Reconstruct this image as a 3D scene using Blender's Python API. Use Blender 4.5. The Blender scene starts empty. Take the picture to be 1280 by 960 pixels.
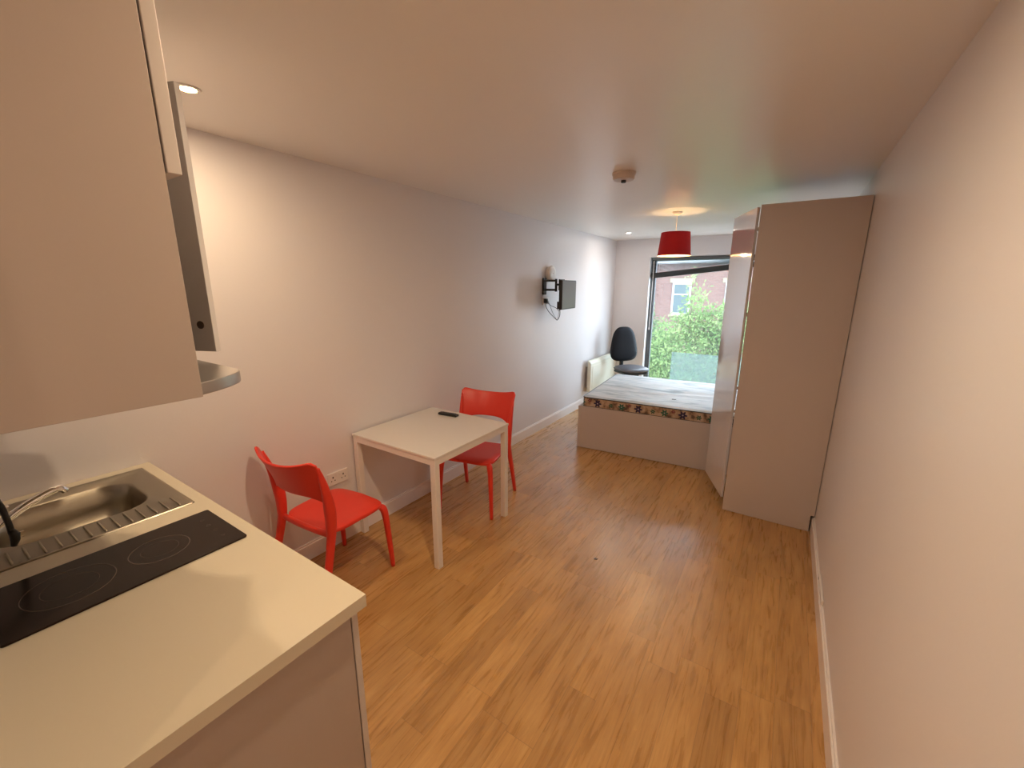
import bpy, bmesh, math, random
from mathutils import Vector, Matrix
random.seed(7)
PI = math.pi
scn = bpy.context.scene
COL = scn.collection
H, W, D = 2.4057, 2.7207, 6.6079

# ------------------------------------------------------------------ materials
def mat(name, col, rough=.5, metal=0., spec=.5, bump=0., bscale=200., var=0., vscale=5., trans=0., emis=None, estr=0., coat=0.):
    m = bpy.data.materials.new(name); m.use_nodes = True
    nt = m.node_tree; b = nt.nodes['Principled BSDF']
    b.inputs['Base Color'].default_value = (*col, 1)
    b.inputs['Roughness'].default_value = rough
    b.inputs['Metallic'].default_value = metal
    b.inputs['Specular IOR Level'].default_value = spec
    b.inputs['Coat Weight'].default_value = coat
    b.inputs['Transmission Weight'].default_value = trans
    if emis:
        b.inputs['Emission Color'].default_value = (*emis, 1); b.inputs['Emission Strength'].default_value = estr
    tc = nt.nodes.new('ShaderNodeTexCoord')
    if var:
        n = nt.nodes.new('ShaderNodeTexNoise'); n.inputs['Scale'].default_value = vscale; n.inputs['Detail'].default_value = 4
        nt.links.new(tc.outputs['Object'], n.inputs['Vector'])
        r = nt.nodes.new('ShaderNodeMapRange'); r.inputs['To Min'].default_value = 1-var; r.inputs['To Max'].default_value = 1+var
        nt.links.new(n.outputs['Fac'], r.inputs['Value'])
        mx = nt.nodes.new('ShaderNodeVectorMath'); mx.operation = 'SCALE'; mx.inputs[0].default_value = col
        nt.links.new(r.outputs[0], mx.inputs['Scale']); nt.links.new(mx.outputs[0], b.inputs['Base Color'])
    if bump:
        n = nt.nodes.new('ShaderNodeTexNoise'); n.inputs['Scale'].default_value = bscale; n.inputs['Detail'].default_value = 3
        nt.links.new(tc.outputs['Object'], n.inputs['Vector'])
        bp = nt.nodes.new('ShaderNodeBump'); bp.inputs['Strength'].default_value = bump; bp.inputs['Distance'].default_value = .002
        nt.links.new(n.outputs['Fac'], bp.inputs['Height']); nt.links.new(bp.outputs[0], b.inputs['Normal'])
    return m

M = {}
M['wall'] = mat('wall_paint', (.76, .73, .74), .42, spec=.4, bump=.12, bscale=90, var=.015, vscale=2)
M['ceil'] = mat('ceiling_paint', (.84, .81, .78), .32, spec=.6, bump=.08, bscale=60)
M['base'] = mat('gloss_white_trim', (.85, .80, .78), .3)
M['reveal'] = mat('window_reveal', (.85, .85, .86), .5)
M['cab'] = mat('cabinet_laminate', (.47, .395, .35), .42, spec=.4, var=.01)
M['cabedge'] = mat('cabinet_edge', (.62, .57, .54), .4)
M['cabin'] = mat('cabinet_inside', (.60, .58, .58), .5)
M['worktop'] = mat('worktop_laminate', (.63, .565, .44), .45, spec=.4, var=.02, vscale=3)
M['hob'] = mat('hob_glass', (.020, .011, .008), .16, spec=.14)
M['hobring'] = mat('hob_ring_print', (.07, .048, .038), .15)
M['hobring2'] = mat('hob_zone_print', (.030, .019, .015), .10)
M['steel'] = mat('brushed_steel', (.40, .36, .29), .30, metal=1, bump=.05, bscale=300)
M['chrome'] = mat('chrome', (.85, .84, .82), .07, metal=1)
M['grey_steel'] = mat('hood_grey', (.42, .39, .37), .3, metal=.7)
M['table'] = mat('table_white_top', (.74, .70, .66), .4)
M['tablem'] = mat('table_white_metal', (.80, .75, .71), .35)
M['red'] = mat('red_plastic', (.76, .045, .026), .33, spec=.45, bump=.05, bscale=400)
M['black'] = mat('black_plastic', (.012, .012, .012), .35)
M['dkbtn'] = mat('grey_rubber', (.08, .08, .085), .6)
M['white'] = mat('white_plastic', (.82, .78, .75), .35)
M['sockhole'] = mat('socket_slot', (.03, .02, .02), .6)
M['cream'] = mat('heater_cream_enamel', (.84, .83, .70), .4)
M['leather'] = mat('black_leatherette', (.014, .015, .019), .5, spec=.15, bump=.15, bscale=120)
M['seatgrey'] = mat('grey_seat_leatherette', (.10, .10, .115), .42, bump=.15, bscale=120)
M['tv'] = mat('tv_screen', (.10, .10, .09), .3)
M['wardrobe'] = mat('wardrobe_laminate', (.56, .49, .465), .38, spec=.4)
M['gloss'] = mat('gloss_wardrobe_door', (.66, .63, .64), .08, spec=.8, coat=.5)
M['bed'] = mat('bed_laminate', (.60, .54, .53), .42)
M['frame'] = mat('window_grey_frame', (.10, .115, .125), .4)
M['rail'] = mat('blind_bottom_rail', (.03, .036, .04), .4)
M['slat'] = mat('blind_slat', (.30, .32, .335), .4)
M['shade'] = mat('red_lampshade_fabric', (.55, .012, .02), .8, bump=.2, bscale=500)
M['lining'] = mat('lampshade_lining', (.9, .75, .55), .6)
M['smoke'] = mat('detector_plastic', (.62, .54, .48), .4)
M['cable'] = mat('black_cable', (.015, .015, .015), .5)
M['cablew'] = mat('grey_cable', (.35, .34, .34), .5)
M['lens_warm'] = mat('lamp_lens_warm', (1, .9, .7), .5, emis=(1, .80, .45), estr=9)
M['lens_cool'] = mat('lamp_lens_white', (1, .95, .9), .5, emis=(1, .95, .88), estr=5)
M['bulb'] = mat('bulb_glow', (1, .8, .5), .5, emis=(1, .66, .30), estr=12)
M['castor'] = mat('castor_plastic', (.02, .02, .02), .5)
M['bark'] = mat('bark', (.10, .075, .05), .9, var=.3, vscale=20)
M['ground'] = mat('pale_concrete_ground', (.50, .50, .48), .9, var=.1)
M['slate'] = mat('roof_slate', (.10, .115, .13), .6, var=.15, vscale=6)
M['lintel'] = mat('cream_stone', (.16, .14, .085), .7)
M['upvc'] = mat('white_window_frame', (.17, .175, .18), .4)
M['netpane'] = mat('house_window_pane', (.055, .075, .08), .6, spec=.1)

def glass_mat(name, tint, gl=.06, milky=0., milkcol=(1, 1, 1)):
    m = bpy.data.materials.new(name); m.use_nodes = True; nt = m.node_tree; nt.nodes.clear()
    out = nt.nodes.new('ShaderNodeOutputMaterial'); t = nt.nodes.new('ShaderNodeBsdfTransparent'); t.inputs[0].default_value = (*tint, 1)
    g = nt.nodes.new('ShaderNodeBsdfGlossy'); g.inputs['Roughness'].default_value = .02
    mx = nt.nodes.new('ShaderNodeMixShader'); mx.inputs[0].default_value = gl
    nt.links.new(t.outputs[0], mx.inputs[1]); nt.links.new(g.outputs[0], mx.inputs[2])
    last = mx
    if milky:
        d = nt.nodes.new('ShaderNodeBsdfTranslucent'); d.inputs[0].default_value = (*milkcol, 1)
        d2 = nt.nodes.new('ShaderNodeBsdfDiffuse'); d2.inputs[0].default_value = (*milkcol, 1)
        m1 = nt.nodes.new('ShaderNodeMixShader'); m1.inputs[0].default_value = .5
        nt.links.new(d.outputs[0], m1.inputs[1]); nt.links.new(d2.outputs[0], m1.inputs[2])
        m2 = nt.nodes.new('ShaderNodeMixShader'); m2.inputs[0].default_value = milky
        nt.links.new(mx.outputs[0], m2.inputs[1]); nt.links.new(m1.outputs[0], m2.inputs[2]); last = m2
    nt.links.new(last.outputs[0], out.inputs[0]); return m
M['glass'] = glass_mat('window_glass', (.97, .985, .98), .04, .03, (.5, .52, .53))
M['balglass'] = glass_mat('balustrade_glass', (.80, .93, .92), .06, .30, (.27, .31, .31))

def math_n(nt, op, a=None, b=None, c=None):
    n = nt.nodes.new('ShaderNodeMath'); n.operation = op
    for i, v in enumerate((a, b, c)):
        if v is None: continue
        if isinstance(v, (int, float)): n.inputs[i].default_value = v
        else: nt.links.new(v, n.inputs[i])
    return n.outputs[0]
def ramp(nt, fac, stops):
    r = nt.nodes.new('ShaderNodeValToRGB'); e = r.color_ramp.elements
    while len(e) < len(stops): e.new(.5)
    for k, (p, c) in enumerate(stops): e[k].position = p; e[k].color = (*c, 1)
    nt.links.new(fac, r.inputs[0]); return r.outputs[0]
def mixc(nt, fac, a, b, mode='MIX'):
    n = nt.nodes.new('ShaderNodeMix'); n.data_type = 'RGBA'; n.blend_type = mode
    for s, v in ((n.inputs[0], fac), (n.inputs[6], a), (n.inputs[7], b)):
        if isinstance(v, (int, float)): s.default_value = v
        elif isinstance(v, tuple): s.default_value = (*v, 1)
        else: nt.links.new(v, s)
    return n.outputs[2]

def floor_mat():
    m = bpy.data.materials.new('oak_plank_vinyl'); m.use_nodes = True; nt = m.node_tree; b = nt.nodes['Principled BSDF']
    tc = nt.nodes.new('ShaderNodeTexCoord'); sp = nt.nodes.new('ShaderNodeSeparateXYZ'); nt.links.new(tc.outputs['Object'], sp.inputs[0])
    X, Y = sp.outputs[0], sp.outputs[1]
    PW, PL = .127, .92
    xr = math_n(nt, 'DIVIDE', X, PW); row = math_n(nt, 'FLOOR', xr); fx = math_n(nt, 'FRACT', xr)
    wn = nt.nodes.new('ShaderNodeTexWhiteNoise'); wn.noise_dimensions = '1D'; nt.links.new(row, wn.inputs['W'])
    yy = math_n(nt, 'ADD', math_n(nt, 'DIVIDE', Y, PL), math_n(nt, 'MULTIPLY', wn.outputs['Value'], 7.3))
    pl = math_n(nt, 'FLOOR', yy); fy = math_n(nt, 'FRACT', yy)
    cv = nt.nodes.new('ShaderNodeCombineXYZ'); nt.links.new(row, cv.inputs[0]); nt.links.new(pl, cv.inputs[1])
    w2 = nt.nodes.new('ShaderNodeTexWhiteNoise'); w2.noise_dimensions = '2D'; nt.links.new(cv.outputs[0], w2.inputs['Vector'])
    rnd = w2.outputs['Value']
    # grain: stretched along the plank and shifted per plank
    gv = nt.nodes.new('ShaderNodeCombineXYZ')
    nt.links.new(math_n(nt, 'ADD', math_n(nt, 'MULTIPLY', X, 34.), math_n(nt, 'MULTIPLY', rnd, 60.)), gv.inputs[0])
    nt.links.new(math_n(nt, 'ADD', math_n(nt, 'MULTIPLY', Y, 2.6), math_n(nt, 'MULTIPLY', rnd, 31.)), gv.inputs[1])
    n1 = nt.nodes.new('ShaderNodeTexNoise'); n1.inputs['Scale'].default_value = 1.; n1.inputs['Detail'].default_value = 6; n1.inputs['Distortion'].default_value = 1.3
    nt.links.new(gv.outputs[0], n1.inputs['Vector'])
    gv2 = nt.nodes.new('ShaderNodeCombineXYZ')
    nt.links.new(math_n(nt, 'ADD', math_n(nt, 'MULTIPLY', X, 170.), math_n(nt, 'MULTIPLY', rnd, 60.)), gv2.inputs[0])
    nt.links.new(math_n(nt, 'MULTIPLY', Y, 9.), gv2.inputs[1])
    n2 = nt.nodes.new('ShaderNodeTexNoise'); n2.inputs['Scale'].default_value = 1.; n2.inputs['Detail'].default_value = 3; n2.inputs['Distortion'].default_value = .6
    nt.links.new(gv2.outputs[0], n2.inputs['Vector'])
    wv_ = nt.nodes.new('ShaderNodeTexWave'); wv_.wave_type = 'RINGS'; wv_.inputs['Scale'].default_value = .55; wv_.inputs['Distortion'].default_value = 7.; wv_.inputs['Detail'].default_value = 2.
    gv3 = nt.nodes.new('ShaderNodeCombineXYZ')
    nt.links.new(math_n(nt, 'ADD', math_n(nt, 'MULTIPLY', X, 22.), math_n(nt, 'MULTIPLY', rnd, 47.)), gv3.inputs[0])
    nt.links.new(math_n(nt, 'ADD', math_n(nt, 'MULTIPLY', Y, 1.3), math_n(nt, 'MULTIPLY', rnd, 19.)), gv3.inputs[1])
    nt.links.new(gv3.outputs[0], wv_.inputs['Vector'])
    g = math_n(nt, 'ADD', math_n(nt, 'ADD', math_n(nt, 'MULTIPLY', n1.outputs['Fac'], .60), math_n(nt, 'MULTIPLY', n2.outputs['Fac'], .34)), math_n(nt, 'MULTIPLY', wv_.outputs['Fac'], .055))
    c = ramp(nt, g, [(.28, (.34, .165, .050)), (.46, (.49, .265, .085)), (.58, (.57, .325, .115)), (.74, (.66, .41, .165))])
    tone = ramp(nt, rnd, [(0, (.86, .83, .80)), (.35, (.95, .94, .93)), (.7, (1.02, 1.0, .98)), (1, (1.09, 1.09, 1.08))])
    c = mixc(nt, 1., c, tone, 'MULTIPLY')
    # knots
    vo = nt.nodes.new('ShaderNodeTexVoronoi'); vo.inputs['Scale'].default_value = 1.
    kv = nt.nodes.new('ShaderNodeCombineXYZ'); nt.links.new(math_n(nt, 'MULTIPLY', X, 4.2), kv.inputs[0]); nt.links.new(math_n(nt, 'MULTIPLY', Y, 2.6), kv.inputs[1])
    nt.links.new(kv.outputs[0], vo.inputs['Vector'])
    k = math_n(nt, 'LESS_THAN', vo.outputs['Distance'], .035)
    c = mixc(nt, math_n(nt, 'MULTIPLY', k, .6), c, (.12, .05, .02))
    # seams
    ex = math_n(nt, 'MINIMUM', fx, math_n(nt, 'SUBTRACT', 1., fx)); ey = math_n(nt, 'MINIMUM', fy, math_n(nt, 'SUBTRACT', 1., fy))
    s = math_n(nt, 'MAXIMUM', math_n(nt, 'LESS_THAN', ex, .010), math_n(nt, 'LESS_THAN', ey, .0016))
    c = mixc(nt, math_n(nt, 'MULTIPLY', s, .38), c, (.16, .075, .03))
    nt.links.new(c, b.inputs['Base Color'])
    rr = nt.nodes.new('ShaderNodeMapRange'); rr.inputs['To Min'].default_value = .24; rr.inputs['To Max'].default_value = .32
    nt.links.new(n1.outputs['Fac'], rr.inputs['Value']); nt.links.new(rr.outputs[0], b.inputs['Roughness'])
    b.inputs['Specular IOR Level'].default_value = .8
    bu = nt.nodes.new('ShaderNodeBump'); bu.inputs['Strength'].default_value = .12; bu.inputs['Distance'].default_value = .002
    nt.links.new(g, bu.inputs['Height']); nt.links.new(bu.outputs[0], b.inputs['Normal'])
    return m
M['floor'] = floor_mat()

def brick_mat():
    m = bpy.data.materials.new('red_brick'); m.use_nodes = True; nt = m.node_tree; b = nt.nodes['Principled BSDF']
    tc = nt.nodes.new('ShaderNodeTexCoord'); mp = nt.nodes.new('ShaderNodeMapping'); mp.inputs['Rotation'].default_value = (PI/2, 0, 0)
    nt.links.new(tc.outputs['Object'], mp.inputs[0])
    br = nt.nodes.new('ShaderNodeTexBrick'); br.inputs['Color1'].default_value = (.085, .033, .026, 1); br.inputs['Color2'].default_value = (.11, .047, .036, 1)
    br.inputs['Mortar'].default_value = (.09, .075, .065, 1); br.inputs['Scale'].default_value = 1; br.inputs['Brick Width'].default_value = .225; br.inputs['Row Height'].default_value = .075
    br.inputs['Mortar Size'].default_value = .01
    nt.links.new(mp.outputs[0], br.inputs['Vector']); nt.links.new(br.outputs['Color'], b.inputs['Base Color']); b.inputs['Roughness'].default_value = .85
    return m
M['brick'] = brick_mat()

def leaf_mat(name, c1, c2):
    m = bpy.data.materials.new(name); m.use_nodes = True; nt = m.node_tree; nt.nodes.clear()
    out = nt.nodes.new('ShaderNodeOutputMaterial'); tc = nt.nodes.new('ShaderNodeTexCoord')
    n = nt.nodes.new('ShaderNodeTexNoise'); n.inputs['Scale'].default_value = 4.5; n.inputs['Detail'].default_value = 4
    nt.links.new(tc.outputs['Object'], n.inputs['Vector'])
    c = ramp(nt, n.outputs['Fac'], [(.35, c1), (.65, c2)])
    d = nt.nodes.new('ShaderNodeBsdfDiffuse'); t = nt.nodes.new('ShaderNodeBsdfTranslucent')
    nt.links.new(c, d.inputs[0]); nt.links.new(c, t.inputs[0])
    mx = nt.nodes.new('ShaderNodeMixShader'); mx.inputs[0].default_value = .45
    nt.links.new(d.outputs[0], mx.inputs[1]); nt.links.new(t.outputs[0], mx.inputs[2]); nt.links.new(mx.outputs[0], out.inputs[0])
    return m
M['leaf1'] = leaf_mat('leaves_bright', (.085, .150, .050), (.20, .27, .105))
M['leaf2'] = leaf_mat('leaves_cool', (.065, .120, .055), (.155, .225, .11))

def mattress_top():
    m = bpy.data.materials.new('mattress_damask'); m.use_nodes = True; nt = m.node_tree; b = nt.nodes['Principled BSDF']
    tc = nt.nodes.new('ShaderNodeTexCoord'); mp = nt.nodes.new('ShaderNodeMapping'); mp.inputs['Scale'].default_value = (1.6, 8, 3)
    nt.links.new(tc.outputs['Object'], mp.inputs[0])
    n = nt.nodes.new('ShaderNodeTexNoise'); n.inputs['Scale'].default_value = 1.4; n.inputs['Detail'].default_value = 6; n.inputs['Distortion'].default_value = 1.2
    nt.links.new(mp.outputs[0], n.inputs['Vector'])
    c = ramp(nt, n.outputs['Fac'], [(.33, (.26, .31, .36)), (.43, (.42, .48, .52)), (.53, (.58, .62, .65)), (.7, (.66, .66, .69))])
    v = nt.nodes.new('ShaderNodeTexVoronoi'); v.inputs['Scale'].default_value = 11; nt.links.new(tc.outputs['Object'], v.inputs['Vector'])
    f = math_n(nt, 'LESS_THAN', v.outputs['Distance'], .22)
    c = mixc(nt, math_n(nt, 'MULTIPLY', f, .22), c, (.42, .36, .50))
    nt.links.new(c, b.inputs['Base Color']); b.inputs['Roughness'].default_value = .6
    return m
def mattress_side():
    m = bpy.data.materials.new('mattress_floral_border'); m.use_nodes = True; nt = m.node_tree; b = nt.nodes['Principled BSDF']
    tc = nt.nodes.new('ShaderNodeTexCoord')
    n = nt.nodes.new('ShaderNodeTexNoise'); n.inputs['Scale'].default_value = 16; n.inputs['Detail'].default_value = 3; nt.links.new(tc.outputs['Object'], n.inputs['Vector'])
    c = ramp(nt, n.outputs['Fac'], [(.36, (.12, .08, .06)), (.45, (.40, .27, .18)), (.56, (.55, .42, .30)), (.7, (.60, .50, .42))])
    sp = nt.nodes.new('ShaderNodeSeparateXYZ'); nt.links.new(tc.outputs['Object'], sp.inputs[0])
    def flowers(period, off, z0, rad, col, c):
        fx = math_n(nt, 'SUBTRACT', math_n(nt, 'FRACT', math_n(nt, 'ADD', math_n(nt, 'DIVIDE', sp.outputs[0], period), off)), .5)
        dx = math_n(nt, 'MULTIPLY', fx, period); dz = math_n(nt, 'SUBTRACT', sp.outputs[2], z0)
        r = math_n(nt, 'SQRT', math_n(nt, 'ADD', math_n(nt, 'MULTIPLY', dx, dx), math_n(nt, 'MULTIPLY', dz, dz)))
        an = math_n(nt, 'ARCTAN2', dz, dx)
        lim = math_n(nt, 'ADD', rad, math_n(nt, 'MULTIPLY', math_n(nt, 'COSINE', math_n(nt, 'MULTIPLY', an, 6.)), rad*.32))
        k = math_n(nt, 'LESS_THAN', r, lim); ctr = math_n(nt, 'LESS_THAN', r, rad*.22)
        c = mixc(nt, k, c, col); return mixc(nt, ctr, c, (.5, .45, .55))
    c = flowers(.42, .10, .052, .032, (.022, .015, .07), c)
    c = flowers(.42, .50, .050, .028, (.02, .13, .09), c)
    c = flowers(.42, .76, .050, .020, (.03, .10, .05), c)
    c = flowers(.42, .31, .075, .016, (.20, .045, .05), c)
    nt.links.new(c, b.inputs['Base Color']); b.inputs['Roughness'].default_value = .7
    return m
M['mtop'] = mattress_top(); M['mside'] = mattress_side()

# ------------------------------------------------------------------ helpers
def obj(name, bm, m, parent=None, bevel=0, smooth=False, seg=2, loc=None):
    me = bpy.data.meshes.new(name); bmesh.ops.recalc_face_normals(bm, faces=bm.faces); bm.to_mesh(me); bm.free()
    o = bpy.data.objects.new(name, me); COL.objects.link(o)
    for mm in (m if isinstance(m, (list, tuple)) else [m]): me.materials.append(mm)
    if smooth:
        for p in me.polygons: p.use_smooth = True
    if bevel:
        b = o.modifiers.new('bevel', 'BEVEL'); b.width = bevel; b.segments = seg; b.limit_method = 'ANGLE'; b.angle_limit = math.radians(40)
        for p in me.polygons: p.use_smooth = True
        o.modifiers.new('wn', 'WEIGHTED_NORMAL')
    if parent: o.parent = parent
    if loc: o.location = loc
    return o
def bx(bm, x0, x1, y0, y1, z0, z1):
    vs = [bm.verts.new((x, y, z)) for x in (x0, x1) for y in (y0, y1) for z in (z0, z1)]
    fs = [bm.faces.new([vs[i] for i in f]) for f in ((0, 1, 3, 2), (4, 6, 7, 5), (0, 4, 5, 1), (2, 3, 7, 6), (0, 2, 6, 4), (1, 5, 7, 3))]
    return fs
def box(*a):
    bm = bmesh.new(); bx(bm, *a); return bm
def boxes(*l):
    bm = bmesh.new()
    for a in l: bx(bm, *a)
    return bm
def lathe(prof, seg=32, c=(0, 0), bm=None, axis='Z'):
    bm = bm or bmesh.new(); rings = []
    for r, z in prof:
        ring = []
        for i in range(seg):
            a = 2*PI*i/seg; p = (r*math.cos(a), r*math.sin(a), z)
            if axis == 'X': p = (z, p[0], p[1])
            if axis == 'Y': p = (p[0], z, p[1])
            ring.append(bm.verts.new((p[0]+c[0], p[1]+c[1], p[2]+(c[2] if len(c) > 2 else 0))))
        rings.append(ring)
    for a, b in zip(rings, rings[1:]):
        for i in range(seg): bm.faces.new((a[i], a[(i+1) % seg], b[(i+1) % seg], b[i]))
    for r, k in ((rings[0], prof[0]), (rings[-1], prof[-1])):
        if k[0] > 1e-6: bm.faces.new(r)
    bmesh.ops.remove_doubles(bm, verts=bm.verts, dist=1e-6)
    return bm
def tube(pts, rad, seg=8, bm=None, sq=2., closed=True, ref=None):
    """sweep; rad is a number, a list of numbers or a list of (a, b) half widths; sq > 2 gives a squarish section"""
    bm = bm or bmesh.new(); P = [Vector(p) for p in pts]; n = len(P)
    R = rad if isinstance(rad, (list, tuple)) else [rad]*n
    R = [(r, r) if isinstance(r, (int, float)) else r for r in R]
    up = None; rings = []
    for i in range(n):
        t = (P[min(i+1, n-1)]-P[max(i-1, 0)]).normalized()
        if ref is not None: u = Vector(ref)
        elif up is None: u = Vector((0, 0, 1)) if abs(t.z) < .9 else Vector((1, 0, 0))
        else: u = up
        u = (u-t*u.dot(t)).normalized(); up = u; v = t.cross(u)
        ring = []
        for k in range(seg):
            a = 2*PI*(k+.5)/seg; ca, sa = math.cos(a), math.sin(a)
            e = 2/sq; cx = math.copysign(abs(ca)**e, ca)*R[i][0]; cy = math.copysign(abs(sa)**e, sa)*R[i][1]
            ring.append(bm.verts.new(P[i]+u*cx+v*cy))
        rings.append(ring)
    for a, b in zip(rings, rings[1:]):
        for k in range(seg): bm.faces.new((a[k], a[(k+1) % seg], b[(k+1) % seg], b[k]))
    if closed: bm.faces.new(rings[0]); bm.faces.new(rings[-1])
    return bm
def smoothpath(pts, n=6):
    P = [Vector(p) for p in pts]; out = []
    for i in range(len(P)-1):
        p0, p1, p2, p3 = P[max(i-1, 0)], P[i], P[i+1], P[min(i+2, len(P)-1)]
        for k in range(n):
            t = k/n
            out.append(.5*((2*p1)+(p2-p0)*t+(2*p0-5*p1+4*p2-p3)*t*t+(3*p1-p0-3*p2+p3)*t**3))
    out.append(P[-1]); return out
def prism(pts, z0, z1, bm=None):
    bm = bm or bmesh.new(); a = [bm.verts.new((x, y, z0)) for x, y in pts]; b = [bm.verts.new((x, y, z1)) for x, y in pts]
    n = len(pts); bm.faces.new(a); bm.faces.new(b)
    for i in range(n): bm.faces.new((a[i], a[(i+1) % n], b[(i+1) % n], b[i]))
    return bm
def rrect(x0, x1, y0, y1, r, n=6):
    out = []
    for cx, cy, a0 in ((x1-r, y1-r, 0), (x0+r, y1-r, PI/2), (x0+r, y0+r, PI), (x1-r, y0+r, 1.5*PI)):
        for k in range(n+1):
            a = a0+PI/2*k/n; out.append((cx+r*math.cos(a), cy+r*math.sin(a)))
    return out
def thing(name, label, cat, loc=(0, 0, 0), rotz=0, group=None):
    o = bpy.data.objects.new(name, None); COL.objects.link(o); o.location = loc; o.rotation_euler = (0, 0, rotz)
    o.empty_display_size = .1
    o['label'] = label; o['category'] = cat
    if group: o['group'] = group
    return o
def tag(o, label, cat, group=None):
    o['label'] = label; o['category'] = cat
    if group: o['group'] = group
    return o
def struct(name, bm, m, **k):
    o = obj(name, bm, m, **k); o['kind'] = 'structure'; return o
def dup(root, loc, rotz, label, group=None):
    r = root.copy(); COL.objects.link(r); r.location = loc; r.rotation_euler = (0, 0, rotz); r['label'] = label
    if group: r['group'] = group
    def rec(src, dst):
        for ch in src.children:
            c = ch.copy(); COL.objects.link(c); c.parent = dst; rec(ch, c)
    rec(root, r); return r

# ------------------------------------------------------------------ room shell
YB = -.06; XH = 1.62; YH = -1.9          # kitchen back wall, hall left side, hall end
struct('floor', box(-.15, W+.15, YH-.15, D+.30, -.12, 0), M['floor'])
struct('ceiling', box(-.15, W+.15, YH-.15, D+.25, H, H+.12), M['ceil'])
struct('wall_left', box(-.15, 0, YB-.15, D+.25, 0, H), M['wall'])
struct('wall_right', box(W, W+.15, YH-.15, D+.25, 0, H), M['wall'])
struct('wall_kitchen', box(0, XH, YB-.15, YB, 0, H), M['wall'])
struct('wall_hall', box(XH-.12, XH, YH, YB-.15, 0, H), M['wall'])
struct('wall_entrance', box(XH-.12, W, YH-.15, YH, 0, H), M['wall'])
WX0, WX1, WZ0, WZ1 = .528, 2.20, .06, 2.142
struct('wall_window', boxes((0, WX0, D, D+.25, 0, H), (WX1, W, D, D+.25, 0, H), (WX0, WX1, D, D+.25, WZ1, H), (WX0, WX1, D, D+.25, 0, WZ0)), M['wall'])
HB = .114
def skirting(name, x0, x1, y0, y1, side):
    bm = bmesh.new()
    bx(bm, x0, x1, y0, y1, 0, HB-.012)
    if side == 'l': bx(bm, x0, x1-.007, y0, y1, HB-.012, HB)
    if side == 'r': bx(bm, x0+.007, x1, y0, y1, HB-.012, HB)
    if side == 'b': bx(bm, x0, x1, y0+.007, y1, HB-.012, HB)
    return struct(name, bm, M['base'])
skirting('baseboard_left', 0, .015, .6, D-.015, 'l')
skirting('baseboard_right', W-.015, W, YH, D-.015, 'r')
skirting('baseboard_window', 0, WX0, D-.015, D, 'b')
# window
win = thing('window_1', 'x', 'x'); del win['label']; del win['category']; win['kind'] = 'structure'
fy0, fy1 = D+.09, D+.15
obj('window_reveal', boxes((WX0, WX0+.012, D+.002, D+.24, WZ0, WZ1), (WX1-.012, WX1, D+.002, D+.24, WZ0, WZ1)), M['reveal'], win)
fx0, fx1, fz0, fz1 = WX0+.012, WX1-.012, WZ0, WZ1
obj('window_frame', boxes((fx0, fx0+.068, fy0, fy1, fz0, fz1), (fx1-.055, fx1, fy0, fy1, fz0, fz1), (fx0+.068, fx1-.055, fy0, fy1, fz1-.05, fz1), (fx0+.068, fx1-.055, fy0, fy1, fz0, fz0+.06)), M['frame'], win, bevel=.004)
obj('window_pane', box(fx0+.05, fx1-.05, fy0+.025, fy0+.031, fz0+.05, fz1-.04), M['glass'], win)
for c in win.children: c['kind'] = 'structure'

# blind, half let down with its bottom rail hanging askew
bl = thing('venetian_blind', 'grey venetian blind raised near the window top, its dark bottom rail hanging crooked', 'blind', (0, D+.055, 0))
bx0, bx1 = fx0+.015, fx1-.015
obj('head_rail', box(bx0, bx1, -.028, .028, WZ1-.045, WZ1-.004), M['frame'], bl, bevel=.003)
N = 11
zl0, zl1, zr0, zr1 = WZ1-.06, 1.925, WZ1-.055, 2.085
for k in range(N):
    a = k/(N-1); zl = zl0+(zl1-zl0)*a; zr = zr0+(zr1-zr0)*a
    bm = bmesh.new()
    vs = []
    for x, z in ((bx0, zl), (bx1, zr)):
        for y, dz in ((-.024, -.002), (0, .002), (.024, -.002)):
            vs.append(bm.verts.new((x, y, z+dz)))
    bm.faces.new((vs[0], vs[1], vs[4], vs[3])); bm.faces.new((vs[1], vs[2], vs[5], vs[4]))
    bmesh.ops.solidify(bm, geom=bm.faces[:], thickness=.0012)
    obj('slat', bm, M['slat'], bl)
bm = bmesh.new()
zz = [(bx0, zl1-.050), (bx1, zr1-.048)]
vs = [bm.verts.new((x, y, z+dz)) for x, z in zz for y in (-.026, .026) for dz in (-.040, .036)]
for f in ((0, 1, 3, 2), (4, 6, 7, 5), (0, 4, 5, 1), (2, 3, 7, 6), (0, 2, 6, 4), (1, 5, 7, 3)): bm.faces.new([vs[i] for i in f])
obj('bottom_rail', bm, M['rail'], bl, bevel=.004)
for x in (bx0+.10, bx1-.10):
    a = (x-bx0)/(bx1-bx0)
    obj('ladder_cord', tube([(x, .027, WZ1-.05), (x, .027, zl1-.03+(zr1-zl1)*a)], .0015, 6), M['white'], bl)
obj('pull_cord', tube([(bx0+.035, -.034, WZ1-.05), (bx0+.034, -.034, 1.5), (bx0+.033, -.034, 1.10)], .004, 6), M['white'], bl)
obj('cord_tassel', lathe([(.001, 1.06), (.008, 1.065), (.006, 1.10), (.001, 1.105)], 12, (bx0+.033, -.034)), M['white'], bl)

# balustrade outside
ba = thing('glass_balustrade', 'pale clouded glass guard panel outside the lower window', 'balustrade', (0, D+.32, 0))
obj('glass_panel', box(.90, 2.45, -.008, .008, -.02, .70), M['balglass'], ba)
obj('clamp', box(1.0, 1.06, -.03, .03, -.20, .04), M['steel'], ba, bevel=.003)
obj('clamp', box(2.2, 2.26, -.03, .03, -.20, .04), M['steel'], ba, bevel=.003)

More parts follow.
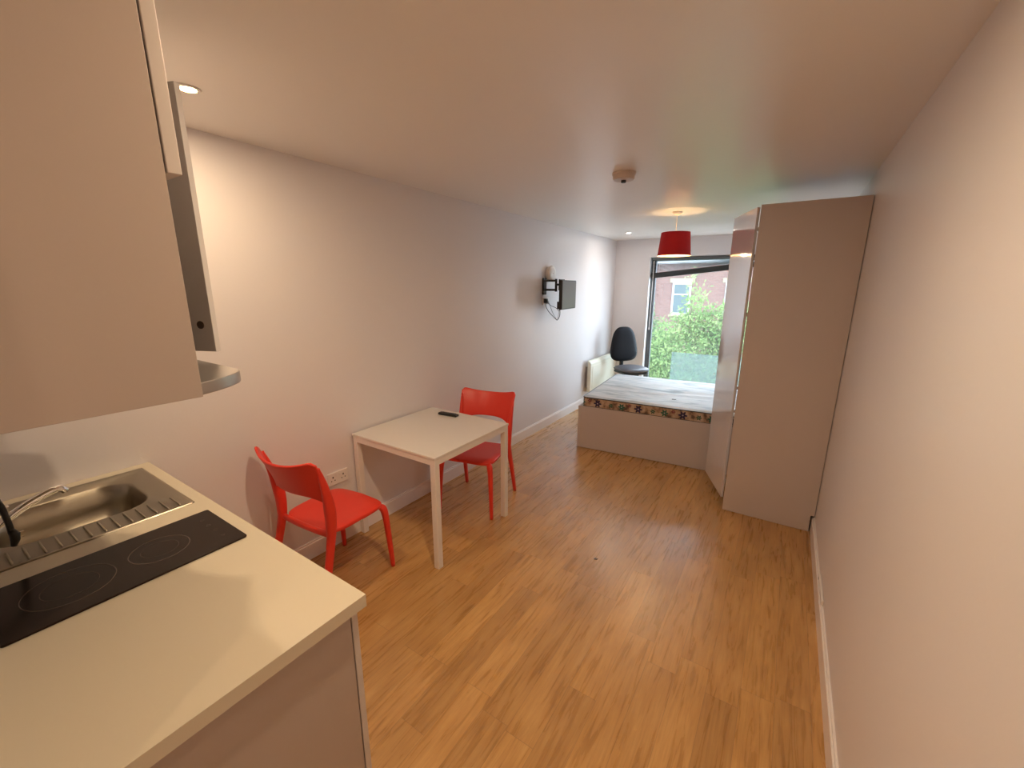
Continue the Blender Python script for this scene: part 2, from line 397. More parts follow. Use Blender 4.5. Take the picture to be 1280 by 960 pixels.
# ------------------------------------------------------------------ outside
GZ = -3.2
struct('ground', box(-16, 14, D+.6, 40, GZ-.2, GZ), M['ground'])
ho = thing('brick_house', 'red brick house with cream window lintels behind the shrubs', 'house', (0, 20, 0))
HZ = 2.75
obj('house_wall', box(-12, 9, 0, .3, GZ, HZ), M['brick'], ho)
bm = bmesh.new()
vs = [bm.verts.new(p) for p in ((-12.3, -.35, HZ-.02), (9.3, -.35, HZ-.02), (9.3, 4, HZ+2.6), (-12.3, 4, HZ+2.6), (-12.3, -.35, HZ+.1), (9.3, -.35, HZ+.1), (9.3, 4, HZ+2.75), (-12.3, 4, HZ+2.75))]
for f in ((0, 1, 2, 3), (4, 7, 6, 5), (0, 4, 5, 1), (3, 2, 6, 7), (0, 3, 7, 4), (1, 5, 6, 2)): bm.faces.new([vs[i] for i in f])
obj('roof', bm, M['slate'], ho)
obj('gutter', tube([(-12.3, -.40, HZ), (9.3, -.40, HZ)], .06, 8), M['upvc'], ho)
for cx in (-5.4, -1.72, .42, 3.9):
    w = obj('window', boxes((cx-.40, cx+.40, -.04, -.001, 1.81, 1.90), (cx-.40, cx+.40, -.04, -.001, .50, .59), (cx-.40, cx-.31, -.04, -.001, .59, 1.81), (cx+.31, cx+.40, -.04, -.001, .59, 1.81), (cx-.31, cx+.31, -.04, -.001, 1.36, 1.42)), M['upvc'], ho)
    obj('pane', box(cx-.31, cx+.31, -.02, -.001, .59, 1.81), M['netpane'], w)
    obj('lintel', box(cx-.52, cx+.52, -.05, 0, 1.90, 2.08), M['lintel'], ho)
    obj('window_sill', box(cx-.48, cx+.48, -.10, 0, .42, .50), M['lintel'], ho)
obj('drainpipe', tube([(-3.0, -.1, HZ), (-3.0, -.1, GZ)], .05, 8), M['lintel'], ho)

def shrub(name, label, x, y, z0, blobs, nleaf, m, leaf=.07, spikes=()):
    r = thing(name, label, 'tree', (x, y, GZ))
    bm = bmesh.new()
    tube([(0, 0, 0), (.05, .02, 1.2), (0, 0, blobs[0][2]-GZ)], [.09, .07, .04], 8, bm)
    for b in blobs:
        tube([(0, 0, .9), (b[0]*.5, b[1]*.5, (b[2]-GZ)*.6), (b[0], b[1], b[2]-GZ)], [.05, .035, .015], 6, bm)
    obj('trunk', bm, M['bark'], r, smooth=True)
    rnd = random.Random(hash(label) % 1000 if False else int(x*100+y*7))
    verts = []; faces = []
    vol = [b[3]*b[4]*b[5] for b in blobs]; tot = sum(vol)
    for b, v in zip(blobs, vol):
        for _ in range(int(nleaf*v/tot)):
            while True:
                p = Vector((rnd.uniform(-1, 1), rnd.uniform(-1, 1), rnd.uniform(-1, 1)))
                if .35 < p.length < 1: break
            q = Vector((b[0]+p.x*b[3], b[1]+p.y*b[4], b[2]-GZ+p.z*b[5]))
            q += Vector((rnd.gauss(0, .07), rnd.gauss(0, .07), rnd.gauss(0, .09)))
            s = leaf*rnd.uniform(.6, 1.3); a = Vector((rnd.gauss(0, 1), rnd.gauss(0, 1), rnd.gauss(0, 1))).normalized()
            n = Vector((rnd.gauss(0, 1), rnd.gauss(0, 1)-.4, rnd.gauss(0, 1)+.5)).normalized(); c = a.cross(n)
            if c.length < .1: continue
            c.normalize(); i = len(verts)
            verts += [q-a*s, q+c*s*.42+n*s*.1, q+a*s, q-c*s*.42+n*s*.1]; faces.append((i, i+1, i+2, i+3))
    me = bpy.data.meshes.new('foliage'); me.from_pydata(verts, [], faces); me.materials.append(m)
    o = bpy.data.objects.new('foliage', me); COL.objects.link(o); o.parent = r
    return r
shrub('leafy_shrub', 'tall bright green shrub with a pointed crown rising between the house windows', .45, 10.6, 0,
      [(0, 0, -.1, 1.0, .8, 1.25), (.12, 0, 1.05, .33, .35, .65), (.0, 0, 1.65, .14, .14, .42), (.65, 0, .75, .5, .5, .6), (.0, -.1, -1.6, 1.3, .9, 1.2)], 24000, M['leaf1'], .047)
shrub('leafy_shrub', 'lower green shrub nearest the window frame edge, brick wall showing above it', -.75, 11.2, 0,
      [(0, 0, .0, .75, .7, .95), (-.15, .1, .95, .35, .3, .6), (.05, 0, -1.4, 1.1, .9, 1.4)], 19000, M['leaf2'], .047)
shrub('leafy_shrub', 'broad green shrub reaching behind the wardrobe door', 1.75, 10.9, 0,
      [(0, 0, .2, .9, .8, 1.1), (-.3, 0, .95, .45, .4, .5), (0, 0, -1.4, 1.2, .9, 1.3)], 14000, M['leaf1'], .047)

# ------------------------------------------------------------------ wardrobe
WYN = 3.4133; WXF = W-.5847; WH = 2.246; WYF = 3.97
wd = thing('wardrobe', 'tall pale laminate wardrobe against the wall with its door ajar', 'wardrobe', (WXF, WYN, 0))
wl = W-.004-WXF; dy = WYF-WYN
bm = bmesh.new()
pr = [(0, 0), (wl-.022, 0), (wl-.022, .125), (wl, .125), (wl, WH), (0, WH)]   # side panel notched over the skirting
for yy in (0, .018): pass
a = [bm.verts.new((x, 0, z+.003)) for x, z in pr]; b = [bm.verts.new((x, .018, z+.003)) for x, z in pr]
bm.faces.new(a); bm.faces.new(b[::-1])
for i in range(6): bm.faces.new((a[i], a[(i+1) % 6], b[(i+1) % 6], b[i]))
obj('side_panel', bm, M['wardrobe'], wd)
obj('side_panel', box(0, wl-.022, dy-.018, dy, .003, WH), M['wardrobe'], wd)
obj('top_panel', box(0, wl, .018, dy-.018, WH-.018, WH), M['wardrobe'], wd)
obj('bottom_panel', box(.0, wl-.024, .018, dy-.018, .06, .078), M['wardrobe'], wd)
obj('plinth', box(.03, .045, .018, dy-.018, 0, .06), M['wardrobe'], wd)
obj('back_panel', box(wl-.030, wl-.024, .018, dy-.018, .078, WH-.018), M['cabin'], wd)
obj('shelf', box(.02, wl-.031, .018, dy-.018, 1.85, 1.868), M['wardrobe'], wd)
obj('hanging_rail', tube([(.28, .018, 1.78), (.28, dy-.018, 1.78)], .012, 10), M['chrome'], wd)
# the open door: from near (2.110,3.437) to far (1.934,3.905)
dn = Vector((2.112-WXF, 3.440-WYN, 0)); df = Vector((1.926-WXF, 3.897-WYN, 0)); dd = (df-dn); L = dd.length; ang = math.atan2(dd.y, dd.x)
door = obj('door', box(0, L, -.018, 0, .092, 2.240), M['gloss'], wd, bevel=.0012, loc=dn)
door.rotation_euler.z = ang
for z in (.22, .80, .98, 1.52, 2.10):
    h = obj('hinge', boxes((-.002, .05, -.030, -.0185, z-.012, z+.012), (-.012, .02, -.026, -.020, z-.006, z+.006)), M['steel'], wd, bevel=.002, loc=dn)
    h.rotation_euler.z = ang

# ------------------------------------------------------------------ bed
bed = thing('bed_base', 'pale laminate box bed base standing under the floral mattress', 'bed', (.616, 4.004, 0), math.atan2(.104, 1.298))
BL, BW, BH = 2.0, 1.42, .468
obj('front_panel', box(.02, BL-.02, 0, .02, .004, BH), M['bed'], bed, bevel=.0015)
obj('side_panel', box(0, .0195, .0, BW, .004, BH), M['bed'], bed, bevel=.0015)
obj('side_panel', box(BL-.0195, BL, .0, BW, .004, BH), M['bed'], bed, bevel=.0015)
obj('back_panel', box(.02, BL-.02, BW-.02, BW, .004, BH), M['bed'], bed)
obj('slat_deck', box(.02, BL-.02, .02, BW-.02, .44, .459), M['cabin'], bed)
mt = thing('mattress', 'thin double mattress with pale streaked top and dark floral border on the bed base', 'mattress')
mt.parent = None
ang = math.atan2(.104, 1.298)
mt.rotation_euler.z = ang
off = Matrix.Rotation(ang, 3, 'Z') @ Vector((.035, .018, .459))
mt.location = Vector((.616, 4.004, 0))+off
ML, MW, MH = 1.88, 1.36, .115
pts = rrect(0, ML, 0, MW, .05, 5)
obj('border', prism(pts, .002, MH-.012), M['mside'], mt)
# top: gently rumpled grid clipped to the rounded outline
bm = bmesh.new(); nx, ny = 60, 40; g = {}
for i in range(nx+1):
    for j in range(ny+1):
        x = ML*i/nx; y = MW*j/ny
        e = min(x, ML-x, y, MW-y); t = min(1, e/.05); z = MH-.012+.016*math.sin(t*PI/2)
        z += (.010*math.exp(-((y-.45-.10*(x-.2)+.03*math.sin(4*x))/.045)**2)-.012*math.exp(-((y-.56-.10*(x-.2)+.03*math.sin(4*x))/.05)**2))*min(1, e/.2)
        z += .004*math.sin(9*x+2)*math.sin(13*y+1)*min(1, e/.1)
        r = .05; cx = min(max(x, r), ML-r); cy = min(max(y, r), MW-r)
        d = math.hypot(x-cx, y-cy)
        if d > r: x = cx+(x-cx)*r/d; y = cy+(y-cy)*r/d
        g[i, j] = bm.verts.new((x, y, z))
for i in range(nx):
    for j in range(ny): bm.faces.new((g[i, j], g[i+1, j], g[i+1, j+1], g[i, j+1]))
obj('cover_top', bm, M['mtop'], mt, smooth=True)
for z in (.008, MH-.010):
    bm = bmesh.new(); n = len(pts)
    ring = [(x, y, z) for x, y in pts]
    tube(ring+[ring[0]], .005, 6, bm)
    obj('piping', bm, M['black'], mt, smooth=True)
obj('mattress_mark', box(.86, .90, .30, .318, MH+.003, MH+.008), M['cable'], mt)

# ------------------------------------------------------------------ office chair
oc = thing('office_chair', 'black leatherette swivel chair in the corner behind the bed', 'chair', (.53, 6.06, 0), math.radians(50))
# local: sitter faces -Y
def cushion(w, d, t, pw=3., taper=0., nx=24, ny=24, pillow=.75):
    bm = bmesh.new(); vt = {}
    for s in (1, -1):
        for i in range(nx+1):
            for j in range(ny+1):
                u = -1+2*i/nx; v = -1+2*j/ny
                # square to squircle
                m_ = max(abs(u), abs(v)); l_ = (abs(u)**pw+abs(v)**pw)**(1/pw) if m_ > 0 else 1
                k = m_/l_ if l_ else 0
                x = u*k; y = v*k
                edge = m_; h = (1-edge**4)**.5 if edge < 1 else 0
                xx = x*w/2*(1-taper*(y*.5+.5)); yy = y*d/2
                key = (s if edge < 1 else 0, i, j)
                if key not in vt: vt[key] = bm.verts.new((xx, yy, s*t/2*h*(pillow if s < 0 else 1)))
    for s in (1, -1):
        for i in range(nx):
            for j in range(ny):
                f = []
                for a, b in ((i, j), (i+1, j), (i+1, j+1), (i, j+1)):
                    u = -1+2*a/nx; v = -1+2*b/ny
                    f.append(vt[(s if max(abs(u), abs(v)) < 1 else 0, a, b)])
                if len(set(f)) == 4: bm.faces.new(f)
    return bm
s = obj('seat', cushion(.47, .46, .085), M['seatgrey'], oc, smooth=True, loc=(0, 0, .525))
s2 = obj('seat_shell', prism(rrect(-.20, .20, -.19, .20, .07), .470, .495), M['black'], oc, bevel=.004)
bk = obj('backrest', cushion(.53, .52, .085, 3.2, .36), M['leather'], oc, smooth=True)
bk.location = (.0, .245, .865); bk.rotation_euler = (math.radians(90+6), 0, 0); bk.rotation_euler = (math.radians(84), 0, 0)
obj('back_bracket', tube(smoothpath([(0, .08, .462), (0, .20, .458), (0, .275, .50), (0, .285, .62), (0, .292, .80)]), (.028, .010) and [(.030, .018)]*25, 10, sq=4, ref=(1, 0, 0)), M['black'], oc, smooth=True)
obj('mechanism', box(-.08, .08, -.09, .10, .43, .469), M['black'], oc, bevel=.008)
obj('gas_column', lathe([(.030, .09), (.030, .25), (.018, .255), (.018, .43)], 20), M['black'], oc, smooth=False)
obj('lever', tube([(.06, 0, .45), (.20, -.02, .445), (.25, -.02, .44)], [.005, .005, .009], 8), M['black'], oc, smooth=True)
for k in range(5):
    a = 2*PI*k/5+.3; c, s_ = math.cos(a), math.sin(a)
    lg = obj('leg', tube([(.02*c, .02*s_, .10), (.14*c, .14*s_, .095), (.29*c, .29*s_, .075)], [(.022, .022), (.018, .02), (.012, .014)], 8, sq=4), M['black'], oc, smooth=True)
    cb = bmesh.new()
    lathe([(.024, -.010), (.027, -.004), (.027, .004), (.024, .010)], 16, (.285*c-.02*s_*0, .285*s_, .028), cb, 'X')
    obj('castor', cb, M['castor'], lg)
# ------------------------------------------------------------------ panel heater
he = thing('panel_heater', 'cream electric panel heater on the wall beside the office chair', 'heater', (0, 5.56, -.03))
obj('body', box(.045, .10, 0, 1.04, .235, .66), M['cream'], he, bevel=.008)
bm = bmesh.new()
v = [bm.verts.new(p) for p in ((.045, 0, .655), (.10, 0, .655), (.10, 1.04, .655), (.045, 1.04, .655), (.045, .004, .70), (.078, .004, .69), (.078, 1.036, .69), (.045, 1.036, .70))]
for f in ((0, 1, 2, 3), (4, 7, 6, 5), (0, 4, 5, 1), (1, 5, 6, 2), (2, 6, 7, 3), (3, 7, 4, 0)): bm.faces.new([v[i] for i in f])
obj('top_grille', bm, M['cream'], he, bevel=.003)
obj('raised_panel', box(.10, .105, .06, .98, .29, .62), M['cream'], he, bevel=.003)
obj('wall_bracket', box(0.001, .045, .04, .07, .30, .60), M['grey_steel'], he)
obj('wall_bracket', box(0.001, .045, .92, .95, .30, .60), M['grey_steel'], he)
obj('control_box', box(.045, .098, 1.04, 1.085, .45, .60), M['white'], he, bevel=.004)

# ------------------------------------------------------------------ TV on its arm
tvb = thing('tv_bracket', 'black folding wall arm carrying the small television', 'bracket', (0, 4.29, 1.72))
obj('wall_plate', box(.001, .022, -.035, .035, -.10, .085), M['black'], tvb, bevel=.003)
for z in (.055, -.045):
    obj('arm', tube([(.022, 0, z), (.14, .03, z)], [(.012, .012)]*2, 8, sq=5), M['black'], tvb)
obj('pivot', lathe([(.014, -.065), (.014, .075)], 14, (.145, .03)), M['black'], tvb)
obj('arm', tube([(.145, .03, .012), (.225, -.02, .012)], [(.012, .012)]*2, 8, sq=5), M['black'], tvb)
obj('mount_plate', box(.220, .238, -.06, .06, -.05, .07), M['black'], tvb, bevel=.003)
p0 = Vector((.298, 4.172, 0)); p1 = Vector((.245, 4.640, 0)); dv = p1-p0
tv = thing('television', 'small flat television with a grey blank screen on the wall arm', 'television', (.298, 4.172, 1.62), math.atan2(dv.y, dv.x))
tl = dv.length
obj('casing', box(0, tl, .002, .038, -.158, .160), M['black'], tv, bevel=.005)
obj('screen', box(.008, tl-.008, -.001, .004, -.146, .150), M['tv'], tv)
obj('rear_hump', box(.10, tl-.10, .038, .060, -.11, .09), M['black'], tv, bevel=.008)
obj('socket_block', box(.005, .05, .032, .06, -.15, -.07), M['black'], tv, bevel=.004)
ws = thing('wall_socket', 'white double socket below the television arm with a black plug in it', 'socket', (0, 4.30, 1.55))
obj('faceplate', box(.001, .014, -.035, .115, -.043, .043), M['white'], ws, bevel=.003)
pl = thing('power_plug', 'black plug pushed into the socket under the television arm', 'plug', (.015, 4.292, 1.55))
obj('plug_body', box(0, .034, -.024, .024, -.024, .026), M['black'], pl, bevel=.006)
obj('power_cable', tube(smoothpath([(.02, 0, -.024), (.025, .0, -.07), (.05, .03, -.13), (.09, .06, -.18), (.13, .08, -.215), (.17, .06, -.16), (.20, .0, -.07), (.235, -.08, -.06)]), .0035, 8), M['cable'], pl, smooth=True)
ac = obj('aerial_cable', tube(smoothpath([(.0135, 4.36, 1.54), (.05, 4.37, 1.50), (.12, 4.38, 1.47), (.18, 4.34, 1.44), (.22, 4.28, 1.47), (.22, 4.27, 1.54), (.20, 4.30, 1.60), (.22, 4.33, 1.66)]), .003, 8), M['cable'], smooth=True)
tag(ac, 'looped black aerial lead behind the small television', 'cable')
ac2 = obj('signal_cable', tube(smoothpath([(.013, 4.385, 1.55), (.06, 4.40, 1.43), (.11, 4.40, 1.35), (.14, 4.38, 1.33), (.17, 4.34, 1.37), (.22, 4.27, 1.46), (.25, 4.24, 1.50)]), .003, 8), M['cablew'], smooth=True)
tag(ac2, 'thin grey lead drooping lowest under the small television', 'cable')
wv = thing('wall_vent', 'round white disc on the wall just above the television arm', 'vent', (0, 4.40, 1.855))
obj('back_ring', lathe([(.070, .001), (.075, .006), (.070, .035)], 32, (0, 0, 0), axis='X'), M['white'], wv, smooth=False)
obj('dome', lathe([(.088, .035), (.092, .042), (.085, .054), (.055, .062), (.015, .064), (0, .064)], 36, (0, 0, 0), axis='X'), M['white'], wv, smooth=True)
obj('indicator', lathe([(.008, .063), (.008, .066)], 12, (0, 0, 0), axis='X'), M['smoke'], wv)

# double socket near the table
def socket2(label, loc):
    t = thing('wall_socket', label, 'socket', loc)
    obj('faceplate', box(.001, .011, -.073, .073, -.043, .043), M['white'], t, bevel=.003)
    for s_ in (-1, 1):
        obj('socket_slots', boxes((.011, .0118, s_*.038-.004, s_*.038+.004, .006, .018), (.011, .0118, s_*.038-.016, s_*.038-.009, -.014, -.008), (.011, .0118, s_*.038+.009, s_*.038+.016, -.014, -.008)), M['sockhole'], t)
        obj('switch', box(.011, .014, s_*.012-.005, s_*.012+.005, .014, .030), M['white'], t, bevel=.001)
    return t
socket2('white double wall socket low between the chair and the table', (0, 1.515, .470))

# ------------------------------------------------------------------ table + remote
TX0, TY0, TW, TL = .0178, 1.6396, .7568, .7725
tb = thing('dining_table', 'small white rectangular table with square metal legs between the red chairs', 'table', (TX0, TY0, 0))
obj('tabletop', box(0, TW, 0, TL, .725, .741), M['table'], tb, bevel=.002)
obj('apron', boxes((.004, TW-.004, .004, .024, .688, .7245), (.004, TW-.004, TL-.024, TL-.004, .688, .7245), (.004, .024, .024, TL-.024, .688, .7245), (TW-.024, TW-.004, .024, TL-.024, .688, .7245)), M['tablem'], tb)
for x in (.003, TW-.043):
    for y in (.003, TL-.043):
        obj('leg', box(x, x+.040, y, y+.040, 0, .7244), M['tablem'], tb, bevel=.003)
rc = thing('remote_control', 'black remote control lying on the white table', 'remote', (.285, 2.31, .7415), math.radians(6))
bm = boxes((-.085, .085, -.023, .023, 0, .018))
obj('remote_body', bm, M['black'], rc, bevel=.007)
kb = bmesh.new()
for i in range(8):
    for j in range(3): bx(kb, -.06+i*.016, -.050+i*.016, -.013+j*.011, -.006+j*.011, .018, .0195)
obj('keypad', kb, M['dkbtn'], rc)

# ------------------------------------------------------------------ red chairs (local: sitter faces -Y)
def make_chair(label, loc, rz):
    t = thing('dining_chair', label, 'chair', loc, rz, 'red plastic dining chairs')
    # seat
    bm = bmesh.new(); g = {}; nx, ny = 22, 22
    for i in range(nx+1):
        for j in range(ny+1):
            u = -1+2*i/nx; v = -1+2*j/ny      # v -1 front, +1 rear
            m_ = max(abs(u), abs(v)); pw = 5.
            l_ = (abs(u)**pw+abs(v)**pw)**(1/pw); k = m_/l_ if l_ else 0
            uu, vv = u*k, v*k
            w = .222-.012*(vv*.5+.5)
            x = uu*w; y = -.036+vv*.198
            z = .452-.010*(1-uu*uu)*(1-(vv-.2)**2*.6)
            z -= .018*max(0, -vv-.55)**2*5*(.4+.6*abs(uu))     # waterfall front
            z -= .012*max(0, abs(uu)-.7)**2*8*(1 if vv < 0 else .5)
            g[i, j] = bm.verts.new((x, y, z))
    for i in range(nx):
        for j in range(ny): bm.faces.new((g[i, j], g[i+1, j], g[i+1, j+1], g[i, j+1]))
    o = obj('seat', bm, M['red'], t, smooth=True)
    md = o.modifiers.new('s', 'SOLIDIFY'); md.thickness = .024; md.offset = -1
    md = o.modifiers.new('b', 'BEVEL'); md.width = .007; md.segments = 3; md.limit_method = 'ANGLE'; md.angle_limit = math.radians(50)
    for s_ in (-1, 1):
        pts = smoothpath([(s_*.150, -.160, .428), (s_*.182, -.192, .422), (s_*.199, -.211, .398), (s_*.207, -.219, .33), (s_*.215, -.229, .16), (s_*.221, -.237, .0)], 5)
        n = len(pts); rad = []
        for k in range(n):
            q = k/(n-1); w_ = .013+.008*min(1, q/.35) if q < .35 else .021-.009*(q-.35)/.65; rad.append((w_, w_*.95))
        obj('leg', tube(pts, rad, 12, sq=3.2, ref=(1, 0, 0)), M['red'], t, smooth=True)
        # rear leg sweeping on into the back post
        pts = smoothpath([(s_*.228, .262, .0), (s_*.219, .218, .20), (s_*.209, .168, .40), (s_*.208, .158, .47), (s_*.212, .157, .57), (s_*.2195, .175, .69), (s_*.226, .200, .79), (s_*.229, .213, .835)], 5)
        n = len(pts); rad = [(.012+.010*min(1, k/(n*.5)), .016+.013*min(1, k/(n*.55))) if k < n*.6 else (.022-.015*min(1, (k-n*.6)/(n*.30)), .028-.018*min(1, (k-n*.6)/(n*.30))) for k in range(n)]
        obj('leg', tube(pts, rad, 12, sq=3.0, ref=(1, 0, 0)), M['red'], t, smooth=True)
    # rear seat rail
    obj('rear_rail', tube(smoothpath([(-.205, .160, .434), (-.1, .163, .430), (0, .165, .429), (.1, .163, .430), (.205, .160, .434)], 3), [(.018, .012)]*13, 10, sq=3, ref=(0, 0, 1)), M['red'], t, smooth=True)
    # backrest
    bm = bmesh.new(); g = {}; nx, ny = 28, 10
    for i in range(nx+1):
        for j in range(ny+1):
            u = -1+2*i/nx; v = j/ny
            au = abs(u)
            zt = .888-.040*(1-au**2.4); zb = .660-.055*au**4
            if au > .86: zt -= .030*((au-.86)/.14)**2.5
            z = zb+(zt-zb)*v
            hw = .216+.026*max(0, (z-.60)/.28)**1.2
            x = u*hw
            q = max(0, (z-.58)/.30)
            y = .157+.078*q**1.7+(.050+.035*q)*(1-au**2)
            g[i, j] = bm.verts.new((x, y, z))
    for i in range(nx):
        for j in range(ny): bm.faces.new((g[i, j], g[i+1, j], g[i+1, j+1], g[i, j+1]))
    o = obj('backrest', bm, M['red'], t, smooth=True)
    md = o.modifiers.new('s', 'SOLIDIFY'); md.thickness = .014; md.offset = 0
    md = o.modifiers.new('b', 'BEVEL'); md.width = .005; md.segments = 3; md.limit_method = 'ANGLE'; md.angle_limit = math.radians(50)
    return t
c1 = make_chair('bright red plastic chair between the worktop and the table, its back to the worktop', (.300, 1.262, 0), math.radians(180+4.5))
c2 = dup(c1, (.435, 2.470, 0), math.radians(13), 'red plastic chair at the far side of the table, seat partly under the tabletop')

# ------------------------------------------------------------------ kitchen: base units, worktop, sink, hob
HC = .9187; DC = 1.5397; YC = .5828
cabs = []
for k in range(3):
    x0 = .03+k*.4967; x1 = x0+.4957
    lab = ['pale base cabinet against the wall under the sink', 'pale base cabinet in the middle, under the hob', 'pale base cabinet at the open end of the worktop'][k]
    t = thing('base_cabinet', lab, 'cabinet', (x0, YB+.01, 0), 0, 'kitchen base cabinets')
    w = x1-x0; d = .545-(YB+.01)
    obj('side_panel', box(w-.018, w, 0, d, .004 if k == 2 else .12, HC-.037), M['cab'], t, bevel=.001)
    obj('side_panel', box(0, .018, 0, d, .12, HC-.037), M['cab'], t, bevel=.001)
    obj('bottom_panel', box(.018, w-.018, 0, d, .12, .138), M['cab'], t)
    obj('back_panel', box(.018, w-.018, 0, .006, .138, HC-.10), M['cabin'], t)
    obj('plinth', box(.0, w-.019, d-.06, d-.045, 0, .12), M['cab'], t)
    dr = obj('door', box(.002, w, d+.004, d+.022, .10, HC-.042), M['cabedge'], t, bevel=.0015)
    obj('handle', tube([(.06, d+.022, .80), (.06, d+.045, .80), (.06, d+.045, .66), (.06, d+.022, .66)], .005, 8), M['chrome'], dr)
# worktop with cut-outs for sink and hob
SX0, SX1, SY0, SY1 = .061, .611, .030, .543
BX0, BX1, BY0, BY1 = .148, .470, .075, .462
def plate_with_hole(outer, hole, z0, z1):
    bm = bmesh.new()
    X0, X1, Y0, Y1 = outer; a0, a1, b0, b1 = hole
    for a in ((X0, a0, Y0, Y1, z0, z1), (a1, X1, Y0, Y1, z0, z1), (a0, a1, Y0, b0, z0, z1), (a0, a1, b1, Y1, z0, z1)): bx(bm, *a)
    bmesh.ops.remove_doubles(bm, verts=bm.verts, dist=1e-5)
    return bm
bm = plate_with_hole((.002, DC, YB+.002, YC), (BX0-.015, BX1+.015, BY0-.02, BY1+.015), HC-.036, HC)
wt = obj('worktop', bm, M['worktop']); tag(wt, 'cream laminate worktop holding the steel sink and black hob', 'worktop')
# sink
sk = thing('kitchen_sink', 'stainless steel inset sink with ribbed drainer beside the wall', 'sink', (0, 0, HC))
bm = bmesh.new()
nA = 8
outer = rrect(SX0, SX1, SY0, SY1, .012, nA); inner = rrect(BX0, BX1, BY0, BY1, .095, nA)
def ring(bm, pts, z): return [bm.verts.new((x, y, z)) for x, y in pts]
def bridge(bm, a, b):
    n = len(a)
    for i in range(n): bm.faces.new((a[i], a[(i+1) % n], b[(i+1) % n], b[i]))
o0 = ring(bm, outer, .0005); o1 = ring(bm, rrect(SX0+.003, SX1-.003, SY0+.003, SY1-.003, .010, nA), .004)
o2 = ring(bm, rrect(SX0+.010, SX1-.010, SY0+.010, SY1-.010, .010, nA), .0035); o3 = ring(bm, rrect(SX0+.014, SX1-.014, SY0+.014, SY1-.014, .010, nA), .0015)
i0 = ring(bm, rrect(BX0-.008, BX1+.008, BY0-.008, BY1+.008, .103, nA), .0015)
i1 = ring(bm, inner, -.006); i2 = ring(bm, rrect(BX0+.012, BX1-.012, BY0+.012, BY1-.012, .086, nA), -.08)
i3 = ring(bm, rrect(BX0+.022, BX1-.022, BY0+.022, BY1-.022, .060, nA), -.135); i4 = ring(bm, rrect(BX0+.05, BX1-.05, BY0+.05, BY1-.05, .045, nA), -.150)
for a, b in ((o0, o1), (o1, o2), (o2, o3), (o3, i0), (i0, i1), (i1, i2), (i2, i3), (i3, i4)): bridge(bm, a, b)
bm.faces.new(i4)
obj('basin', bm, M['steel'], sk, smooth=True)
rb = bmesh.new()
for k in range(14):
    y = .060+k*.034
    if y > SY1-.03: break
    tube([(BX1+.020, y, .0010), (BX1+.024, y, .0028), (SX1-.026, y, .0030), (SX1-.020, y, .0012)], [.001, .0030, .0034, .001], 6, rb)
obj('drainer_ribs', rb, M['steel'], sk, smooth=True)
obj('waste', lathe([(.036, -.149), (.034, -.147), (.020, -.148), (0, -.149)], 24, ((BX0+BX1)/2, .25)), M['chrome'], sk)
# tap (beside the bowl, spout swung over it)
tp = thing('kitchen_tap', 'chrome mixer tap with an angled spout over the sink', 'tap', (.40, .048, HC+.002))
obj('tap_body', lathe([(.026, 0), (.026, .008), (.020, .014), (.019, .060), (.016, .072), (0, .076)], 20), M['chrome'], tp, smooth=True)
obj('spout', tube(smoothpath([(0, .0, .028), (-.008, .06, .060), (-.015, .12, .093), (-.025, .175, .112), (-.032, .200, .112), (-.036, .212, .097)], 5), [.0125]*20+[.014]*6, 12), M['chrome'], tp, smooth=True)
obj('lever', tube(smoothpath([(-.005, 0, .070), (-.03, .03, .085), (-.055, .085, .090)], 5), [(.007, .005)]*11, 10), M['chrome'], tp, smooth=True)
# black lead with plug end over the sink edge
cl = thing('appliance_lead', 'black lead with a pinned plug end hanging beside the tap', 'cable', (0, 0, 0))
obj('lead', tube(smoothpath([(.62, YB+.02, 1.17), (.60, -.02, 1.15), (.54, .085, 1.13), (.50, .108, 1.080), (.50, .113, 1.035), (.50, .115, 1.005), (.50, .115, .985)], 5), .0075, 8), M['cable'], cl, smooth=True)
obj('plug_end', tube([(.50, .115, .990), (.50, .120, .974), (.50, .118, .955), (.50, .112, .938)], [.008, .012, .011, .007], 10), M['black'], cl, smooth=True)
obj('pin', tube([(.498, .122, .974), (.494, .140, .976)], .0014, 6), M['chrome'], cl)
obj('pin', tube([(.498, .119, .956), (.494, .138, .958)], .0014, 6), M['chrome'], cl)
s3 = socket2('white double wall socket on the kitchen wall above the sink', (.62, YB, 1.17)); s3.rotation_euler.z = PI/2
# hob
hb = thing('ceramic_hob', 'black glass two-ring hob set in the worktop beside the sink', 'hob', (.716, .022, HC))
obj('glass_plate', prism(rrect(0, .289, 0, .519, .008), .0005, .006), M['hob'], hb, bevel=.001)
def annulus(cx, cy, r0, r1, z=.0062):
    bm = bmesh.new(); n = 48
    a = [bm.verts.new((cx+r0*math.cos(2*PI*i/n), cy+r0*math.sin(2*PI*i/n), z)) for i in range(n)]
    b = [bm.verts.new((cx+r1*math.cos(2*PI*i/n), cy+r1*math.sin(2*PI*i/n), z)) for i in range(n)]
    bridge(bm, a, b); return bm
for cy, r in ((.140, .092), (.335, .074)):
    zr = obj('heating_zone', annulus(.144, cy, r-.0022, r), M['hobring'], hb)
    obj('inner_ring', annulus(.144, cy, r*.62-.001, r*.62), M['hobring'], zr)
for k in range(4): obj('touch_control', annulus(.07+k*.05, .475, .0045, .0055), M['hobring'], hb)

